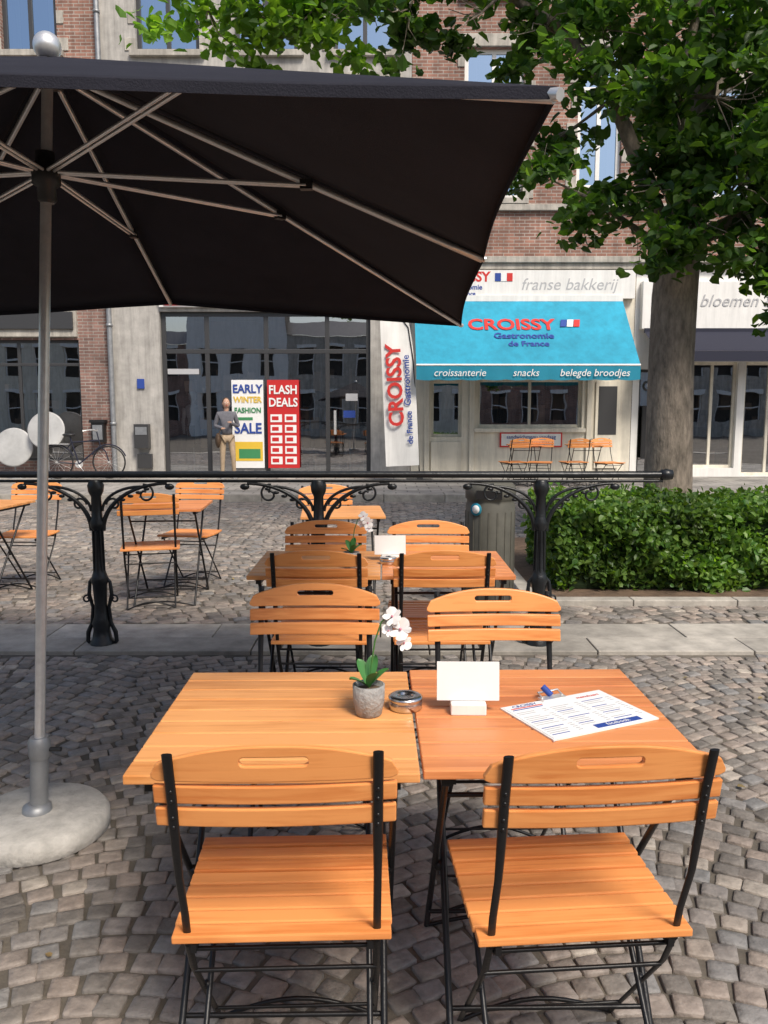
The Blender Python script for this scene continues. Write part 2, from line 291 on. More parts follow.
def building(name,x0,x1,wallm,gops,uops,ztop=12.2,zg=4.45,gm=None,gdepth=.22,fwm='white',goods=60,trim='stone',interior='room',gfw=.06):
    E=empty(name,((x0+x1)/2,FY,0))
    def fin(b,nm,ms,bevel=0):
        if not b.v: return
        b.v=[(p[0]-(x0+x1)/2,p[1]-FY,p[2]) for p in b.v]; return b.obj(nm,ms,E,bevel)
    w=MB(); facade(w,x0,x1,0,zg,[g_[0] for g_ in gops],FY,1 if gm else 0,gdepth); facade(w,x0,x1,zg,ztop,[u[0] for u in uops],FY,0)
    w.add([(x0,FY,ztop),(x1,FY,ztop),(x1,FY+8,ztop),(x0,FY+8,ztop)],[(0,1,2,3)],0)
    w.add([(x0,FY,0),(x0,FY+8,0),(x0,FY+8,ztop),(x0,FY,ztop)],[(3,2,1,0)],0); w.add([(x1,FY,0),(x1,FY+8,0),(x1,FY+8,ztop),(x1,FY,ztop)],[(0,1,2,3)],0)
    w.add([(x0,FY+8,0),(x1,FY+8,0),(x1,FY+8,ztop),(x0,FY+8,ztop)],[(3,2,1,0)],0)
    fin(w,'walls',[M[wallm],M[gm or wallm]])
    fr=MB(); gl=MB(); rm=MB(); tr=MB()
    for o,vs,hs,fm in gops: window(fr,gl,o,FY,gfw,vs,hs,fm,0)
    if gops:
        a=min(o[0][0] for o in gops)-.05; c=max(o[0][1] for o in gops)+.05; d=min(o[0][2] for o in gops)-.03; e=max(o[0][3] for o in gops)+.05
        room(rm,a,c,min(d,.13),e,FY+gdepth+.003,FY+2.2,0,goods,1)
    for o,vs,hs,fm in uops:
        window(fr,gl,o,FY,.085,vs,hs,fm,1)
        a,c,d,e=o
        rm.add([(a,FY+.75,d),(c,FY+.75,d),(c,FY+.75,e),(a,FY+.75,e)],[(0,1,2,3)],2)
        for s0,s1 in ((a,a+(c-a)*.24),(c-(c-a)*.24,c)):
            rm.add([(s0,FY+.3,d),(s1,FY+.3,d),(s1,FY+.32,e),(s0,FY+.32,e)],[(0,1,2,3)],3)
        tr.box(a-.12,c+.12,FY-.1,FY+.06,d-.12,d-.004); tr.box(a-.1,c+.1,FY-.05,FY+.04,e+.004,e+.24)
        zz=d; k=0
        while zz<e-.2:
            ww=.14 if k%2 else .22
            tr.box(a-ww,a-.004,FY-.022,FY+.03,zz,zz+.24); tr.box(c+.004,c+ww,FY-.022,FY+.03,zz,zz+.24); zz+=.5; k+=1
    tr.box(x0+.003,x1-.003,FY-.16,FY+.03,zg+.02,zg+.14); tr.box(x0+.003,x1-.003,FY-.10,FY+.03,zg-.1,zg+.016)
    tr.box(x0+.003,x1-.003,FY-.09,FY+.03,5.5,5.62); tr.box(x0+.003,x1-.003,FY-.3,FY+.03,ztop-.3,ztop+.02); tr.box(x0+.003,x1-.003,FY-.18,FY+.03,ztop-.55,ztop-.304)
    fin(fr,'window_frames',[M[fwm],M['frame'],M['cream']],.006); fin(gl,'window_glass',[M['glass'],M['glassu']]); fin(rm,'interior',[M[interior],M['goods'],M['dark'],M['curtain']]); fin(tr,'stone_trim',[M[trim]],.008)
    return E
def U(a,c,d=5.9,e=8.65,fm=0): return ((a,c,d,e),((a+c)/2,),(e-.75,),fm)
up=lambda xs,w=1.15,fm=0:[U(x,x+w,5.75,7.9,fm) for x in xs]+[U(x,x+w,8.55,10.8,fm) for x in xs]
# left brick house
E1=building('brick_house',-13.5,-5.62,'brick',[((-8.9,-6.3,.45,2.95),(-7.6,),(2.45,),1),((-12.6,-9.6,.45,2.95),(-11.1,),(2.45,),1)],up([-12.2,-9.9,-7.55],1.1,1),gm='brick2')
t=MB(); t.box(-3.3,3.25,-.08,.01,3.0,3.75); t.box(-3.2,3.2,-.13,-.085,3.15,3.5,1); t.obj('stone_fascia',[M['stone'],M['frame']],E1,.01)
# middle shop
E2=building('grey_shop_house',-5.61,.55,'grey',[((-4.62,-.28,.14,3.52),(-3.68,-2.45,-1.18),(2.72,),1)],up([-4.9,-2.95,-1.0],1.25,1),gm='grey',fwm='white',goods=260,gfw=.09)
cx2=(-5.61+.55)/2
def bx2(b,x0,x1,y0,y1,z0,z1,m=0): b.box(x0-cx2,x1-cx2,y0-FY,y1-FY,z0,z1,m)
t=MB(); bx2(t,-4.6,-.3,16.72,16.79,3.60,3.92,0); bx2(t,-4.6,-.3,16.705,16.717,3.72,3.80,1); bx2(t,-4.5,-3.0,16.70,16.704,3.63,3.68,1); t.obj('fascia_sign',[M['white'],M['red']],E2)
t=MB()
bx2(t,-5.18,-4.88,16.62,16.79,.72,1.22,0); bx2(t,-5.15,-4.91,16.612,16.618,1.0,1.16,1); bx2(t,-5.15,-4.85,16.70,16.79,.3,.6,0)
bx2(t,-5.12,-4.97,16.765,16.79,1.95,2.15,2); bx2(t,-1.05,-1.0,16.84,16.86,1.0,1.5,3); t.obj('letterbox_and_plaques',[M['frame'],M['zinc'],M['blue'],M['steel']],E2,.006)
t=MB(); bx2(t,-.80,-.55,16.86,16.88,1.7,1.85,1); bx2(t,-.85,-.6,16.86,16.88,1.35,1.5,0); bx2(t,-4.5,-3.85,16.86,16.88,2.25,2.36,1); t.obj('door_stickers',[M['blue'],M['ltxt']],E2)
# mannequins and rails of clothes behind the glass
t=MB()
for i,(x,y) in enumerate(((-4.15,17.5),(-3.35,17.6),(-1.55,17.6),(-.75,17.7))):
    T=Matrix.Translation((x-cx2,y-FY,.12)); m_=i%3
    t.lathe([(.16,0),(.15,.02),(.02,.03),(.02,.75),(.13,.8),(.16,.95),(.11,1.15),(.17,1.4),(.15,1.48),(.05,1.52),(.045,1.58),(.085,1.64),(.09,1.74),(.03,1.82)],n=14,m=m_,T=T)
    for s in(-1,1): t.tube([(s*.17,0,1.43),(s*.22,.0,1.15),(s*.19,-.06,.88)],[.05,.04,.03],8,m_,T)
for x0,x1,y in ((-4.3,-2.8,18.2),(-2.3,-.9,18.3)):
    t.tube([(x0-cx2,y-FY,1.6),(x1-cx2,y-FY,1.6)],.015,6,3); x=x0
    while x<x1: t.box(x-cx2,x+.05-cx2,y-FY-.2,y-FY+.2,.7+random.uniform(0,.2),1.55,random.randrange(3)); x+=.09
t.obj('display_figures_and_rails',[M['paper'],M['red'],M['ltxt'],M['steel']],E2)
# posters
P1=empty('sale_poster',(-2.84,16.80,.3)); t=MB(); t.box(-.33,.33,0,.01,0,1.83,0); t.box(-.36,.36,-.006,-.001,-.03,0,1); t.box(-.3,.3,-.006,-.002,.15,.55,2); t.box(-.29,.1,-.006,-.002,1.0,1.06,3); t.box(-.2,.25,-.008,-.0065,.2,.4,3); t.obj('panel',[M['paper'],M['frame'],M['yellow'],M['green']],P1)
text('EARLY',.24,M['blue'],P1,(0,-.01,1.64),R90,bold=.006,sx=.9); text('WINTER',.17,M['yellow'],P1,(0,-.01,1.42),R90,bold=.005,sx=.9); text('FASHION',.15,M['green'],P1,(0,-.01,1.2),R90,bold=.004,sx=.9); text('SALE',.3,M['blue'],P1,(0,-.01,.82),R90,bold=.008,sx=.9)
P2=empty('flash_deals_poster',(-2.1,16.80,.3)); t=MB(); t.box(-.33,.33,0,.01,0,1.83,0)
for k in range(2):
    for j in range(5): t.box(-.27+k*.3,-.03+k*.3,-.005,-.001,.08+j*.22,.24+j*.22,1); t.box(-.24+k*.3,-.1+k*.3,-.008,-.006,.12+j*.22,.2+j*.22,0)
t.obj('panel',[M['red'],M['paper']],P2)
text('FLASH',.25,M['paper'],P2,(0,-.01,1.62),R90,bold=.006,sx=.85); text('DEALS',.25,M['paper'],P2,(0,-.01,1.36),R90,bold=.006,sx=.85)
# bakery
E3=building('bakery_house',.56,5.15,'brick',[((.98,1.62,.95,2.12),(),(),2),((1.95,4.13,1.15,2.15),(3.05,),(),2)],
   [U(1.6,2.79,5.75,8.62),U(3.87,4.76,5.95,8.62),U(1.6,2.79,9.6,11.4),U(3.87,4.76,9.6,11.4)],gm='cream',goods=130)
c3=(.56+5.15)/2
t=MB(); b=lambda x0,x1,y0,y1,z0,z1,m=0: t.box(x0-c3,x1-c3,y0-FY,y1-FY,z0,z1,m)
b(.75,5.1,16.66,16.79,3.76,4.32,0)
b(1.88,4.2,16.72,16.79,1.05,1.13,1); b(1.9,4.18,16.76,16.79,.14,.2,1)
for xx in (1.78,4.22,.84): b(xx,xx+.1,16.74,16.79,.14,2.3,1)
b(.98,1.62,16.76,16.79,.2,.85,1); b(4.4,4.9,16.76,16.79,.3,2.1,1); b(4.46,4.84,16.75,16.757,1.0,2.0,2)
t.obj('fascia_and_panels',[M['white'],M['cream'],M['frame']],E3,.008)
t=MB(); b(2.42,3.72,16.75,16.79,.74,1.045,0); b(2.45,3.69,16.742,16.748,.77,1.02,1); t.obj('window_notice',[M['redt'],M['white']],E3)
for k,s in enumerate(['sandwichmenu vandaag','belegde broodjes']): text(s,.11,M['blue'],E3,(3.07-c3,-.064,.95-.12*k),R90)
text('CROISSY',.27,M['redt'],E3,(1.62-c3,-.142,4.18),R90,bold=.008); text('Gastronomie',.14,M['blue'],E3,(1.62-c3,-.142,3.98),R90,bold=.003); text('de France',.12,M['blue'],E3,(1.62-c3,-.142,3.85),R90,bold=.003)
text('franse bakkerij',.33,M['ltxt'],E3,(3.75-c3,-.142,4.03),R90,shear=.25)
t=MB()
for i,mm in enumerate((0,1,2)): b(2.25+.12*i,2.365+.12*i,16.65,16.656,4.1,4.26,mm)
t.obj('flag_mark',[M['blue'],M['paper'],M['redt']],E3)
# awning
A=empty('shop_awning',(2.73,16.65,3.72)); t=MB(); W=2.12; nseg=24
Lx=1.32; Lz=-1.37
vs=[];fs=[]
for i in range(nseg+1):
    for j in range(7):
        s=j/6; vs.append((-W+2*W*i/nseg, -Lx*s, Lz*s-.012*math.sin(math.pi*s)-.006*abs(math.sin(i*math.pi/6))))
for i in range(nseg):
    for j in range(6): fs.append((i*7+j,i*7+j+1,i*7+8+j,i*7+7+j))
t.add(vs,fs,0,True)
vs=[];fs=[]
for i in range(61):
    xx=-W+2*W*i/60; sc=.03*abs(math.sin(i*math.pi/6)); vs+=[(xx,-Lx,Lz-.006),(xx,-Lx-.012+.01*math.sin(i*1.1),Lz-.27-sc*.6)]
for i in range(60): fs.append((2*i,2*i+1,2*i+3,2*i+2))
t.add(vs,fs,1,True)
t.tube([(-W,-Lx+.01,Lz),(W,-Lx+.01,Lz)],.022,8,2); t.box(-W,W,-.02,.14,-.02,.1,2)
for xx in (-W+.1,W-.1): t.tube([(xx,.1,-.75),(xx,-.6,-1.0),(xx,-Lx+.02,Lz)],.018,6,2)
t.obj('cover',[M['awn'],M['awn2'],M['white']],A)
sl=math.atan2(-Lz,Lx)
def aw(s,off=.02): return (-Lx*s-off*math.sin(sl),Lz*s+off*math.cos(sl))
def atext(sx_,s,body,size,m,bold=.01):
    y,z=aw(s,.006); text(body,size,m,A,(sx_,y,z),(sl,0,0),bold=bold,ext=.001)
atext(-.22,.40,'CROISSY',.44,M['redt'],.012); atext(-.0,.57,'Gastronomie',.22,M['blue'],.005); atext(.07,.69,'de France',.20,M['blue'],.005)
t=MB()
for i in range(3):
    y0,z0=aw(.32,.012); y1,z1=aw(.43,.012); xx=.74+.13*i; t.add([(xx,y1,z1),(xx+.12,y1,z1),(xx+.16,y0,z0),(xx+.04,y0,z0)],[(0,1,2,3)],i)
t.obj('flag_mark',[M['blue'],M['paper'],M['redt']],A)
for xx,s in ((-1.3,'croissanterie'),(-.05,'snacks'),(1.25,'belegde broodjes')): text(s,.19,M['paper'],A,(xx,-Lx-.035,Lz-.15),R90,shear=.2)
# right shop
E4=building('white_shop_house',5.16,13.5,'brick',[((5.3,6.0,.14,2.35),(),(),1),((6.35,7.35,.3,2.5),(6.85,),(),2),((7.5,8.6,.14,2.5),(8.05,),(),2),((9,12.8,.4,2.5),(10.2,11.4),(),2)],up([6.2,8.6,11],1.2),gm='white',fwm='white',goods=120)
c4=(5.16+13.5)/2; t=MB(); b=lambda x0,x1,y0,y1,z0,z1,m=0: t.box(x0-c4,x1-c4,y0-FY,y1-FY,z0,z1,m)
b(5.25,13.3,16.62,16.79,3.15,4.1,0); b(6.02,6.3,16.6,16.79,.14,2.9,1); b(5.36,5.94,16.70,16.76,.5,1.6,2); b(5.5,5.8,16.68,16.697,1.1,1.5,0)
t.obj('fascia',[M['white'],M['frame'],M['black']],E4,.008)
text('bloemen & planten',.34,M['ltxt'],E4,(7.7-c4,-.19,3.7),R90,shear=.3); text('O2',.3,M['white'],E4,(5.65-c4,-.02,2.0),R90,bold=.01)
A2=empty('navy_awning',(9.3,16.6,3.1)); t=MB(); t.add([(-4,0,0),(4,0,0),(4,-.8,-.45),(-4,-.8,-.45)],[(3,2,1,0)]); t.add([(-4,-.8,-.454),(4,-.8,-.454),(4,-.8,-.65),(-4,-.8,-.65)],[(3,2,1,0)]); t.box(-4,4,-.02,.02,-.03,.06); t.obj('cover',[M['awnd']],A2)
# drainpipe
D=empty('drainpipe',(-5.62,16.70,0)); t=MB(); t.tube([(0,0,.12),(0,0,12)],.055,10)
for z in (1.2,3.2,5.2,7.2,9.2,11): t.lathe([(.06,0),(.07,0),(.07,.06),(.06,.06)],(0,0,z),10)
t.obj('pipe',[M['zinc']],D)
Wl=empty('wall_lantern',(-5.93,16.72,1.05)); t=MB(); t.box(-.13,.13,-.1,.07,-.2,.2); t.box(-.16,.16,-.12,.07,.2,.26); t.box(-.1,.1,-.105,-.1,-.15,.15,1); t.obj('body',[M['black'],M['zinc']],Wl,.01)
for i,(x,y,z,r) in enumerate(((-7.6,16.45,.75,.40),(-6.85,16.3,1.1,.38))):
    e=empty('round_display_stand',(x,y,.12)); t=MB(); zz=z-.12
    T=Matrix.Translation((0,0,zz))@Matrix.Rotation(math.radians(80),4,'X')
    t.lathe([(r*.2,0),(r,.0),(r,.02),(r*.93,.03),(r*.3,.012),(.02,.012)],n=36,T=T); t.tube([(0,.03,0),(0,.03,zz)],.015,6,1); t.lathe([(.18,0),(.16,.02),(.02,.03)],(0,.03,0),20,1)
    t.obj('disc',[M['disc'],M['zinc']],e)
# opposite row of houses (behind the photographer, mirrored in the shop windows)
bx=-24; k=0; hts=[7.2,5.6,8.0,6.2,7.0,5.4,7.6,6.4]; wm_=['cream','brick','white','stone','cream','brick','white','stone']
while bx<24:
    wd=6; h=hts[k%8]; EO=empty('terraced_house',(bx+wd/2,-16,0)); ops=[]; w=MB()
    for x in (-2.3,-.5,1.3):
        for z in (.9,3.7): ops.append((x,x+1.0,z,z+1.7))
    facade(w,-wd/2+.005,wd/2-.005,0,h,ops,0); w.box(-wd/2+.01,wd/2-.01,.23,3,0,h-.05,1)
    w.add([(-wd/2,-.1,h+.01),(wd/2,-.1,h+.01),(wd/2,2,h+1.0),(-wd/2,2,h+1.0)],[(0,1,2,3)],2)
    w.v=[(-p[0],-p[1],p[2]) for p in w.v]; w.obj('walls',[M[wm_[k%8]],M['dark'],M['frame']],EO)
    w=MB()
    for a,c,d,e in ops: w.box(a-.1,c+.1,-.05,.02,e+.003,e+.2); w.box(a,a+.07,.1,.15,d,e); w.box(c-.07,c,.1,.15,d,e); w.box(a+.07,c-.07,.1,.15,(d+e)/2,(d+e)/2+.07)
    w.v=[(-p[0],-p[1],p[2]) for p in w.v]; w.obj('window_trim',[M['white']],EO); bx+=wd; k+=1
# ---------------------------------------------------------------- folding chair
def chair_meshes():
    w=MB()
    n=36; hw=.222
    def ycurve(x): return -.014*(1-(x/hw)**2)
    def top(x): a=abs(x)/hw; return .838+.042*(1-a**2.2) - (.018*max(0,(a-.93)/.07)**2)
    def bot(x): return .806+ (.006*max(0,(abs(x)/hw-.95)/.05))
    sh=.0085
    xs=sorted(set([-hw+2*hw*i/n for i in range(n+1)]+[-.062,.062,-.058,.058,-.053,.053]))
    def slot(x):
        if abs(x)>=.062: return None
        h=sh*math.sqrt(max(0,1-max(0,(abs(x)-.0535)/.0085)**2)); c=.848
        return (c-h,c+h)
    th=.014
    def yy(x,z): return ycurve(x)+ (.88-z)*.2
    for i in range(len(xs)-1):
        a,b=xs[i],xs[i+1]; m=(a+b)/2
        if abs(m)<.062:
            sa=slot(a) or (.848,.848); sb=slot(b) or (.848,.848)
            parts=[(bot(a),sa[0],bot(b),sb[0]),(sa[1],top(a),sb[1],top(b))]
        else: parts=[(bot(a),top(a),bot(b),top(b))]
        for (a0,a1,b0,b1) in parts:
            V=[(a,yy(a,a0),a0),(b,yy(b,b0),b0),(b,yy(b,b1),b1),(a,yy(a,a1),a1)]; V+= [(p[0],p[1]+th,p[2]) for p in V]
            w.add(V,[(0,1,2,3),(7,6,5,4),(3,2,6,7),(1,0,4,5)])
    for x in (-hw,hw):
        V=[(x,yy(x,bot(x)),bot(x)),(x,yy(x,top(x)),top(x))]; V+=[(p[0],p[1]+th,p[2]) for p in V]; w.add(V,[(0,1,3,2) if x<0 else (2,3,1,0)])
    def slat(z0,z1,hw2):
        k=10
        for i in range(k):
            a=-hw2+2*hw2*i/k; b=a+2*hw2/k
            V=[(a,yy(a,z0),z0),(b,yy(b,z0),z0),(b,yy(b,z1),z1),(a,yy(a,z1),z1)]; V+=[(p[0],p[1]+th,p[2]) for p in V]; w.add(V,[(0,1,2,3),(7,6,5,4),(3,2,6,7),(1,0,4,5)])
            if i==0: w.add(V,[(0,3,7,4)])
            if i==k-1: w.add(V,[(1,5,6,2)])
    slat(.760,.797,.220); slat(.712,.750,.219)
    wm=w.mesh('backrest',[M['wood']])
    bm=bmesh.new(); bm.from_mesh(wm); bmesh.ops.remove_doubles(bm,verts=bm.verts,dist=.00005); bmesh.ops.recalc_face_normals(bm,faces=bm.faces); bm.to_mesh(wm); bm.free()
    s=MB(); y=.085; k=8; d=.047
    for i in range(k):
        hw3=.216 if i else .213
        s.box(-hw3,hw3,y,y+.039,.440-.004*math.sin(math.pi*i/7),.456-.006*math.sin(math.pi*i/7)); y+=d
    sm=s.mesh('seat',[M['wood']])
    f=MB()
    for sx in (-1,1):
        xx=.185*sx
        pts=[(xx,.010,.868),(xx,.034,.78),(xx,.05,.70),(xx,.072,.60),(xx,.088,.50),(xx,.105,.43),(xx,.15,.345),(xx,.42,.012)]
        f.tube([(p[0],p[1]-.023,p[2]) if i<4 else p for i,p in enumerate(pts)],[.0095]*3+[.0078]*5,8,0,flat=.38,ref=(0,1,.25))
        for z in (.855,.79,.77,.735,.715): f.ball((xx,-.012+(.88-z)*.2,z),.0042,0,6,4)
        f.tube([(xx*.93,.43,.432),(xx*.93,.30,.30),(xx*.93,.03,.012)],.0065,8)
        f.box(xx*.93-.006,xx*.93+.006,.09,.455,.418,.4365)
        f.ball((xx*.96,.243,.235),.011,0,8,6)
        f.tube([(xx,.10,.43),(xx*.95,.14,.425)],.006,6)
    def arch(y,z,h,x0,r=.0058):
        f.tube([(-x0+2*x0*i/10,y,z+h*math.sin(math.pi*i/10)) for i in range(11)],r,6)
    arch(.42,.012,.045,.185); arch(.03,.012,.05,.172); arch(.36,.085,0,.185,.0045); arch(.09,.085,0,.172,.0045); arch(.16,.33,0,.185,.005); arch(.40,.40,0,.172,.005); arch(.115,.41,0,.177,.005)
    fm=f.mesh('metal_frame',[M['iron'],M['zinc']])
    return wm,sm,fm
CH=chair_meshes()
def chair(x,y,rot=0,z=0):
    e=empty('folding_chair',(x,y,z),math.radians(rot))
    place('backrest',CH[0],e,.003,2); place('seat',CH[1],e,.003,2); place('metal_frame',CH[2],e)
    return e
def table_meshes(w,d,m,k=9):
    s=MB(); st=d/k
    for i in range(k):
        s.box(-w/2,w/2,i*st+.0022,(i+1)*st-.0022,.730,.75)
    wm=s.mesh('table_top',[m])
    f=MB()
    for sx in (-1,1):
        xx=sx*(w/2-.05)
        f.box(xx-.012,xx+.012,.02,d-.02,.708,.7285)
        f.tube([(xx,.05,.71),(xx,d-.04,.012)],.008,8); f.tube([(xx-.02*sx,d-.05,.71),(xx-.02*sx,.04,.012)],.008,8); f.ball((xx-.01*sx,d/2,.36),.014)
    for yy,z,x0 in ((.04,.012,w/2-.07),(d-.04,.012,w/2-.05),(.14,.12,w/2-.07),(d-.14,.12,w/2-.05),(.1,.65,w/2-.05)):
        f.tube([(-x0+2*x0*i/8,yy,z+(.035*math.sin(math.pi*i/8) if z<.02 else 0)) for i in range(9)],.006,6)
    return wm,f.mesh('metal_legs',[M['iron']])
TA=table_meshes(.588,.635,M['wood_y']); TB=table_meshes(.588,.635,M['wood_o'])
def table(x,y,T,rot=0,z=0):
    e=empty('folding_table',(x,y,z),math.radians(rot)); place('table_top',T[0],e,.003,2); place('metal_legs',T[1],e); return e
table(-.222,1.500,TA,.8); table(.373,1.522,TB,.8)
chair(-.195,1.35,2.0); chair(.400,1.35,4.5)
chair(-.235,2.68,180); chair(.362,2.60,181)
table(-.31,3.44,TA); table(.285,3.44,TB)
chair(-.29,3.35,-1); chair(.26,3.35,1)
chair(-.315,4.30,180); chair(.24,4.30,179)
# groups beyond the railing
table(-1.65,5.85,TB,4); chair(-1.72,5.78,14); chair(-1.60,6.95,172)
table(-3.2,5.9,TA,-5); chair(-3.3,5.7,-6); chair(-3.0,6.9,178)
table(-.28,5.45,TA,4); chair(-.48,6.5,188)
for x,y,r in ((2.45,14.3,20),(2.9,14.7,160),(3.5,14.3,10),(3.95,14.6,200)): chair(x,y,r,.12)
table(2.6,14.5,TB,0,.12); table(3.7,14.5,TA,0,.12)
# ---------------------------------------------------------------- table-top things
def orchid(x,y,z,s=1,flip=1):
    e=empty('orchid_plant',(x,y,z)); e.scale=(s,s,s)
    p=MB(); p.lathe([(.026,0),(.031,.004),(.037,.035),(.038,.074),(.034,.075),(.032,.062),(.001,.062)],n=24,m=0); p.lathe([(.0318,.062),(.001,.066)],n=16,m=1); p.obj('pot',[M['pot'],M['soil']],e)
    q=MB()
    for a,l,h in ((.3,.05,.07),(2.2,.045,.10),(3.6,.05,.05),(5.2,.04,.08),(1.2,.04,.12)):
        ca,sa=math.cos(a),math.sin(a); V=[];F=[]
        for i in range(9):
            t=i/8; wdt=.015*math.sin(math.pi*min(1,t*.93+.07))**.7; r=l*t; zz=.065+h*(t-.45*t*t)
            for k in(-1,0,1): V.append((r*ca-k*wdt*sa,r*sa+k*wdt*ca,zz+abs(k)*.005))
        for i in range(8):
            for k in range(2): F.append((i*3+k,i*3+k+1,i*3+k+4,i*3+k+3))
        q.add(V,F,0,True)
    st=[(0,0,.06),(.006*flip,0,.12),(.015*flip,0,.18),(.03*flip,0,.225),(.055*flip,-.005,.245),(.08*flip,-.01,.225)]
    q.tube(st,.0020,6,1); q.obj('leaves_and_stem',[M['oleaf'],M['oleaf']],e)
    fl=MB()
    for c,rs in (((.056*flip,-.012,.240),.022),((.075*flip,-.02,.212),.026),((.082*flip,-.018,.18),.018),((.045*flip,-.01,.205),.015)):
        T=Matrix.Translation(c)@Matrix.Rotation(random.uniform(-.6,.6),4,'Z')@Matrix.Rotation(math.radians(65+random.uniform(-35,30)),4,'X')@Matrix.Rotation(random.uniform(0,1),4,'Z')
        for k in range(5):
            a=2*math.pi*k/5; wd=.62 if k in(1,4) else .34
            V=[(0,0,0)];
            for j in range(7):
                b=-1+2*j/6; V.append((rs*(.45+.65*math.cos(b*1.3)),rs*wd*math.sin(b*1.5),.3*rs*(1-b*b)-(.14*rs if j in (2,4) else 0)))
            R=Matrix.Rotation(a,4,'Z'); fl.add(V,[(0,j,j+1) for j in range(1,7)],0,True,T@R)
        fl.ball((0,0,.004),rs*.14,1,8,6,T)
    fl.obj('blossoms',[M['petal'],M['petalc']],e)
orchid(-.036,1.82,.75,1); orchid(-.15,3.62,.75,1.0)
def ashtray(x,y,z):
    e=empty('ashtray',(x,y,z)); t=MB(); t.lathe([(.036,0),(.040,.003),(.041,.020),(.039,.023),(.041,.025),(.042,.030),(.036,.034),(.014,.035),(.013,.031),(.001,.031)],n=32)
    t.obj('metal_bowl',[M['chrome']],e)
ashtray(.052,1.86,.75); ashtray(.02,3.72,.75)
def card(x,y,z,rot=0,w=.155):
    e=empty('table_card_holder',(x,y,z),rot); t=MB(); t.box(-.042,.042,-.02,.02,.0,.028,0); t.obj('base',[M['white']],e,.003)
    t=MB(); T=Matrix.Rotation(math.radians(-7),4,'X'); t.box(-w/2,w/2,-.002,.001,.03,.122,0,T); t.box(-w/2,w/2,.0012,.002,.03,.122,0,T); t.obj('card',[M['paper']],e)
card(.200,1.83,.75,-.02,.148); card(.03,3.80,.75,.05,.15)
e=empty('menu_clipboard',(.46,1.82,.7505),math.radians(25))
t=MB(); t.box(-.15,.15,-.105,.105,0,.0035,0); t.box(-.145,.145,-.1,.1,.0038,.0046,1)
t.box(-.035,.035,.088,.112,.0048,.010,2); t.tube([(-.03,.1,.011),(-.03,.12,.018),(.03,.12,.018),(.03,.1,.011)],.0025,6,2); t.tube([(-.0,.105,.012),(-.012,.125,.03)],.008,8,3)
for i in range(15):
    for k in range(3):
        if (i*2+k)%7==3: continue
        x0=-.137+k*.095; y0=-.085+i*.0098; 
        if k>0 and i<2: continue
        t.box(x0,x0+random.uniform(.04,.066),y0,y0+.0028,.0047,.005,3 if (i+k)%4==0 else 4); t.box(x0+.072,x0+.084,y0,y0+.0028,.0047,.005,4)
t.box(-.02,.11,-.096,-.076,.0047,.0051,3); t.box(-.135,-.045,.078,.082,.0047,.0051,5); t.box(-.135,-.05,.07,.0735,.0047,.0051,3)
t.obj('board',[M['white'],M['paper'],M['steel'],M['blue'],M['ltxt'],M['redt']],e)
text('CROISSY',.018,M['blue'],e,(-.09,.090,.0052),(0,0,0),ext=.0002); text('menukaart',.016,M['redt'],e,(.09,.078,.0052),(0,0,0),ext=.0002); text('facebook',.018,M['paper'],e,(.045,-.086,.0054),(0,0,0),ext=.0002)
# ---------------------------------------------------------------- parasol
PX,PY=-1.085,2.74
E=empty('parasol',(PX,PY,0)); 
BX,BY=-.125,-.10
base=MB(); base.lathe([(.225,0),(.24,.012),(.24,.055),(.225,.075),(.06,.082),(.001,.082)],(BX,BY,0),n=48); base.obj('concrete_base',[M['concrete']],E)
t=MB()
def pp(z): f=1-z/2.6; return Vector((BX*f,BY*f,z))
t.tube([pp(.08),pp(.30)],.030,16,1); t.lathe([(.05,.08),(.048,.1),(.03,.11)],(BX,BY,0),n=20,m=1); t.lathe([(.034,.27),(.037,.28),(.037,.33),(.03,.345)],(pp(.3).x,pp(.3).y,0),n=16,m=1)
t.tube([pp(.3),pp(.3)+Vector((.075,0,0))],.008,8,2)
t.tube([pp(.3),pp(2.60)],.0175,20,0)
hx,hy=pp(2.22).x,pp(2.22).y
t.lathe([(.022,2.14),(.03,2.15),(.03,2.19),(.045,2.2),(.045,2.26),(.03,2.27),(.03,2.3)],(hx,hy,0),n=20,m=2); t.lathe([(.02,2.50),(.05,2.51),(.05,2.555),(.02,2.57)],n=20,m=2)
t.tube([(0,0,2.57),(0,0,2.61)],.013,10,0); t.ball((0,0,2.63),.044,0,20,14)
RZ=Matrix.Rotation(math.radians(-2.6),3,'Z')
half=1.41; ends=[]
zmap={(1,-1):1.945,(1,0):1.965,(1,1):1.905,(0,1):2.02,(-1,1):1.95,(-1,0):2.0,(-1,-1):1.98,(0,-1):2.015}
for (ax,ay),z in zmap.items():
    v=RZ@Vector((ax*half,ay*half,0)); v.z=z
    if (ax,ay)==(0,1): v.x-=.06
    ends.append(v)
apex=Vector((0,0,2.60))
for k,en in enumerate(ends):
    rd=Vector((en.x,en.y,0)).normalized(); a0=rd*.045+Vector((0,0,2.545)); dn=Vector((0,0,-.022))
    ee=en+dn*.6-rd*.004
    mid=a0.lerp(ee,.5)+Vector((0,0,-.004))
    t.tube([a0,mid,ee],.0085,8,0,flat=1.3)
    t.tube([a0.lerp(ee,.93),ee+rd*.010],.010,8,0)
    fr=.44 if abs(en.x)>.3 and abs(en.y)>.3 else .58
    tgt=a0.lerp(ee,fr)+Vector((0,0,-.012)); h0=rd*.045+Vector((hx,hy,2.235))
    side=Vector((-en.y,en.x,0)).normalized()*.010
    t.tube([h0+side,tgt+side],.0055,8,0); t.tube([h0-side,tgt-side],.0055,8,0)
    t.box(-.02,.02,-.014,.014,-.012,.018,2,Matrix.Translation(tgt)@Matrix.Rotation(math.atan2(en.y,en.x),4,'Z'))
